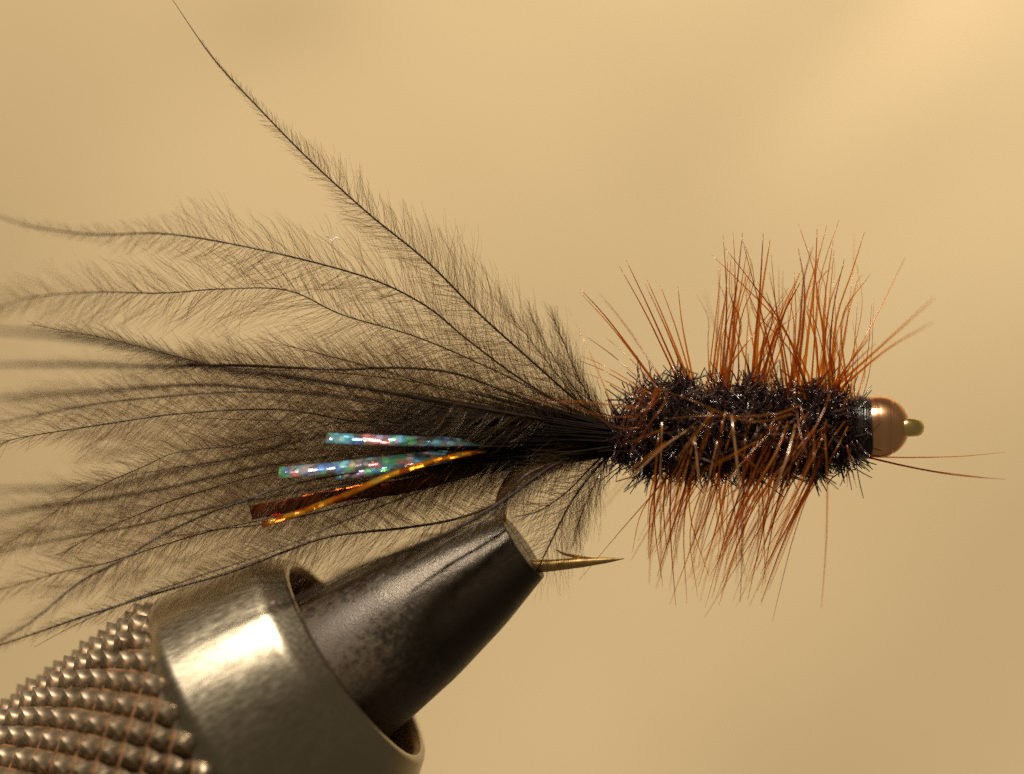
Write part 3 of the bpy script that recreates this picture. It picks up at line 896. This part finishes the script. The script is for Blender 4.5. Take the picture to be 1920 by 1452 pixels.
# fan below the body: tips seen in the photograph, roots up and to the right
DOWN_TIPS = [(1214, 1050), (1218, 1050), (1232, 1082), (1217, 1095), (1255, 1108), (1256, 1134), (1267, 1136), (1288, 1132), (1308, 1119), (1322, 1140), (1321, 1158), (1342, 1121), (1355, 1092), (1379, 1139), (1388, 1126), (1373, 1130), (1402, 1124), (1405, 1137), (1427, 1134), (1185, 1038), (1216, 1046), (1300, 1090), (1330, 1080), (1352, 1115), (1360, 1060), (1400, 1090), (1420, 1070), (1440, 1060), (1270, 1060), (1240, 1040), (1290, 1040), (1345, 1050), (1380, 1075), (1435, 1093)]
for rep, (lo, hi) in enumerate(((1.0, 1.0), (.82, 1.0), (.6, .95))):
    for (tx, ty) in DOWN_TIPS:
        if rep:
            tx += RNG.normal(0, 14)
            ty += RNG.normal(0, 14)
        lean = np.clip(RNG.normal(.36, .24), -.15, .85)
        ry = 850 + RNG.uniform(-25, 25)
        full = RNG.uniform(lo, hi)
        if rep == 1:
            ry = 800 + RNG.uniform(-30, 30)
        rx = np.clip(tx + lean * (ty - ry), 1235, 1550)
        dpt = -abs(RNG.normal(.3, .12)) if rep == 1 else RNG.normal(.05, .17)
        t_ = np.array([tx, ty, dpt])
        r_ = np.array([rx, ry, -.3 if rep == 1 else np.clip(dpt * .5, -.2, .2)])
        t_ = r_ + (t_ - r_) * full
        bow = np.array([RNG.normal(-4, 7), 0, 0])
        fibre([tuple(t_), tuple((t_ + r_) / 2 + bow), tuple(r_)], RNG.uniform(2.6, 4.8), [M_HACKLE, M_HACKLE, M_HACKLE2, M_HACKLE, M_HACKLE2, M_HACKLE, M_HACKLE2, M_HACKLE3][RNG.integers(0, 8)] if rep == 1 else None)

FRONT = [
    ([(1110, 980, -.75), (1160, 920, -.6), (1240, 842, -.4), (1300, 800, -.3)], 5, M_HACKLE3), ([(1140, 930, -.55), (1185, 880, -.5), (1250, 830, -.38)], 4.6, M_HACKLE),
    ([(1086, 1088, -.1), (1160, 1000, -.1), (1241, 908, -.15), (1300, 845, -.25)], 3.6, M_HACKLE2),
    ([(1183, 1052, -.3), (1240, 950, -.3), (1300, 830, -.3)], 4.4, M_HACKLE2),
    ([(1317, 1040, -.5), (1312, 920, -.42), (1303, 820, -.32)], 4.4, M_HACKLE3), ([(1388, 1130, -.2), (1391, 1030, -.35), (1385, 900, -.4), (1372, 780, -.32)], 6, M_HACKLE3),
    ([(1300, 1010, -.5), (1350, 930, -.45), (1390, 870, -.38), (1460, 795, -.3)], 4.4, M_HACKLE2), ([(1330, 1090, -.35), (1395, 950, -.42), (1450, 860, -.4), (1478, 790, -.3)], 5, M_HACKLE),
    ([(1350, 1100, -.35), (1450, 920, -.45), (1478, 850, -.42), (1492, 795, -.3)], 5.4, M_HACKLE3), ([(1380, 1060, -.3), (1440, 940, -.4), (1530, 800, -.35), (1556, 740, -.25)], 5.6, M_HACKLE2),
    ([(1448, 1166, -.1), (1490, 1000, -.15), (1545, 850, -.3), (1585, 790, -.25)], 3.6, M_HACKLE2), ([(1420, 1110, -.1), (1480, 960, -.2), (1520, 850, -.3), (1500, 760, -.3)], 4, M_HACKLE2),
    ([(1540, 1140, -.2), (1549, 1020, -.3), (1551, 900, -.35), (1546, 800, -.3)], 4.6, M_HACKLE), ([(1515, 860, -.5), (1500, 810, -.4), (1494, 770, -.3)], 4, M_HACKLE2),
    # two long ones bowed along the near flank
    ([(1240, 788, -.28), (1310, 780, -.38), (1400, 781, -.42), (1460, 776, -.4), (1495, 762, -.3)], 3.6, M_HACKLE), ([(1250, 735, -.25), (1300, 752, -.38), (1370, 782, -.42), (1430, 791, -.42), (1485, 776, -.3)], 3.6, M_HACKLE),
    # swept back over the tail
    ([(960, 742, -.25), (1040, 750, -.28), (1110, 757, -.28), (1205, 764, -.3)], 3.2, M_HACKLE2), ([(985, 752, -.2), (1060, 757, -.28), (1130, 780, -.28), (1200, 782, -.3)], 3.2, M_HACKLE2),
    ([(1000, 762, -.3), (1080, 752, -.3), (1150, 760, -.3), (1215, 768, -.3)], 3, M_HACKLE), ([(1040, 735, -.2), (1100, 770, -.28), (1160, 803, -.28), (1215, 800, -.3)], 3, M_HACKLE2),
    # stray ones by the bead
    ([(1886, 848, .1), (1800, 856, .05), (1700, 858, 0), (1622, 856, -.05)], 3.8, M_HACKLE), ([(1885, 899, .2), (1790, 891, .1), (1700, 875, 0), (1620, 856, -.05)], 4.4, M_HACKLE2), ([(1850, 896, .1), (1760, 885, .05), (1690, 872, 0), (1618, 855, -.05)], 4, M_HACKLE2),
    ([(1589, 915, -.1), (1588, 890, -.1), (1586, 850, -.12)], 2.6, M_HACKLE2), ([(1596, 915, -.1), (1592, 890, -.1), (1588, 850, -.12)], 2.6, M_HACKLE2), ([(1606, 915, 0), (1599, 885, 0), (1590, 850, -.1)], 2.6, M_HACKLE2),
    ([(1598, 885, -.3), (1594, 862, -.25), (1588, 835, -.22)], 6, M_HACKLE2), ([(1553, 870, -.35), (1572, 835, -.33), (1590, 800, -.25)], 4, M_HACKLE),
]
for pts, wd, mt in FRONT:
    fibre(pts, wd * .82, mt)
# swirl of hackle stem showing at the rear
for k in range(7):
    x = RNG.uniform(1185, 1240)
    fibre([(x - RNG.uniform(20, 60), 825 + RNG.uniform(-50, 30), -.33), (x - 18, 785 + RNG.uniform(-8, 8), -.38), (x + 6, 752 + RNG.uniform(-12, 12), -.34), (x + 14, 728, -.22)], RNG.uniform(2.4, 4), M_HACKLE2)
# near-side fibres pointing towards the viewer and down
for k in range(6):
    x = RNG.uniform(1220, 1570)
    y = RNG.uniform(735, 850)
    l = RNG.uniform(50, 130)
    a = math.radians(RNG.normal(115, 28))
    fibre([(x + l * math.cos(a), y + l * math.sin(a), -RNG.uniform(.5, .85)), (x + l * .5 * math.cos(a), y + l * .5 * math.sin(a), -.48), (x, y, -.28)], RNG.uniform(3, 4.8))
print('hackle fibres', fibre_count, 'objects', len(bpy.data.objects))

# ------------------------------------------------------------------ a speck of lint caught on the feather tips
lp = smooth_path(pxpath([(611, 441, 0), (618, 447, .01), (623, 452, 0), (630, 446, 0), (637, 449, 0)]), 24)
M_LINT = fibre_material('white_lint', (.85, .83, .78), (.8, .78, .7), (1, 1, 1), .3, gfac=.1)
v, q, tr = solid_tube(lp, np.full(24, 1.1 / PX), 6)
lo = link('lint_fibre', mesh_from('lint_fibre', v - lp[12], q, M_LINT, True, tr), label='tiny curled white lint fibre caught on the feather barbs')
lo.location = lp[12]
lo['category'] = 'lint'
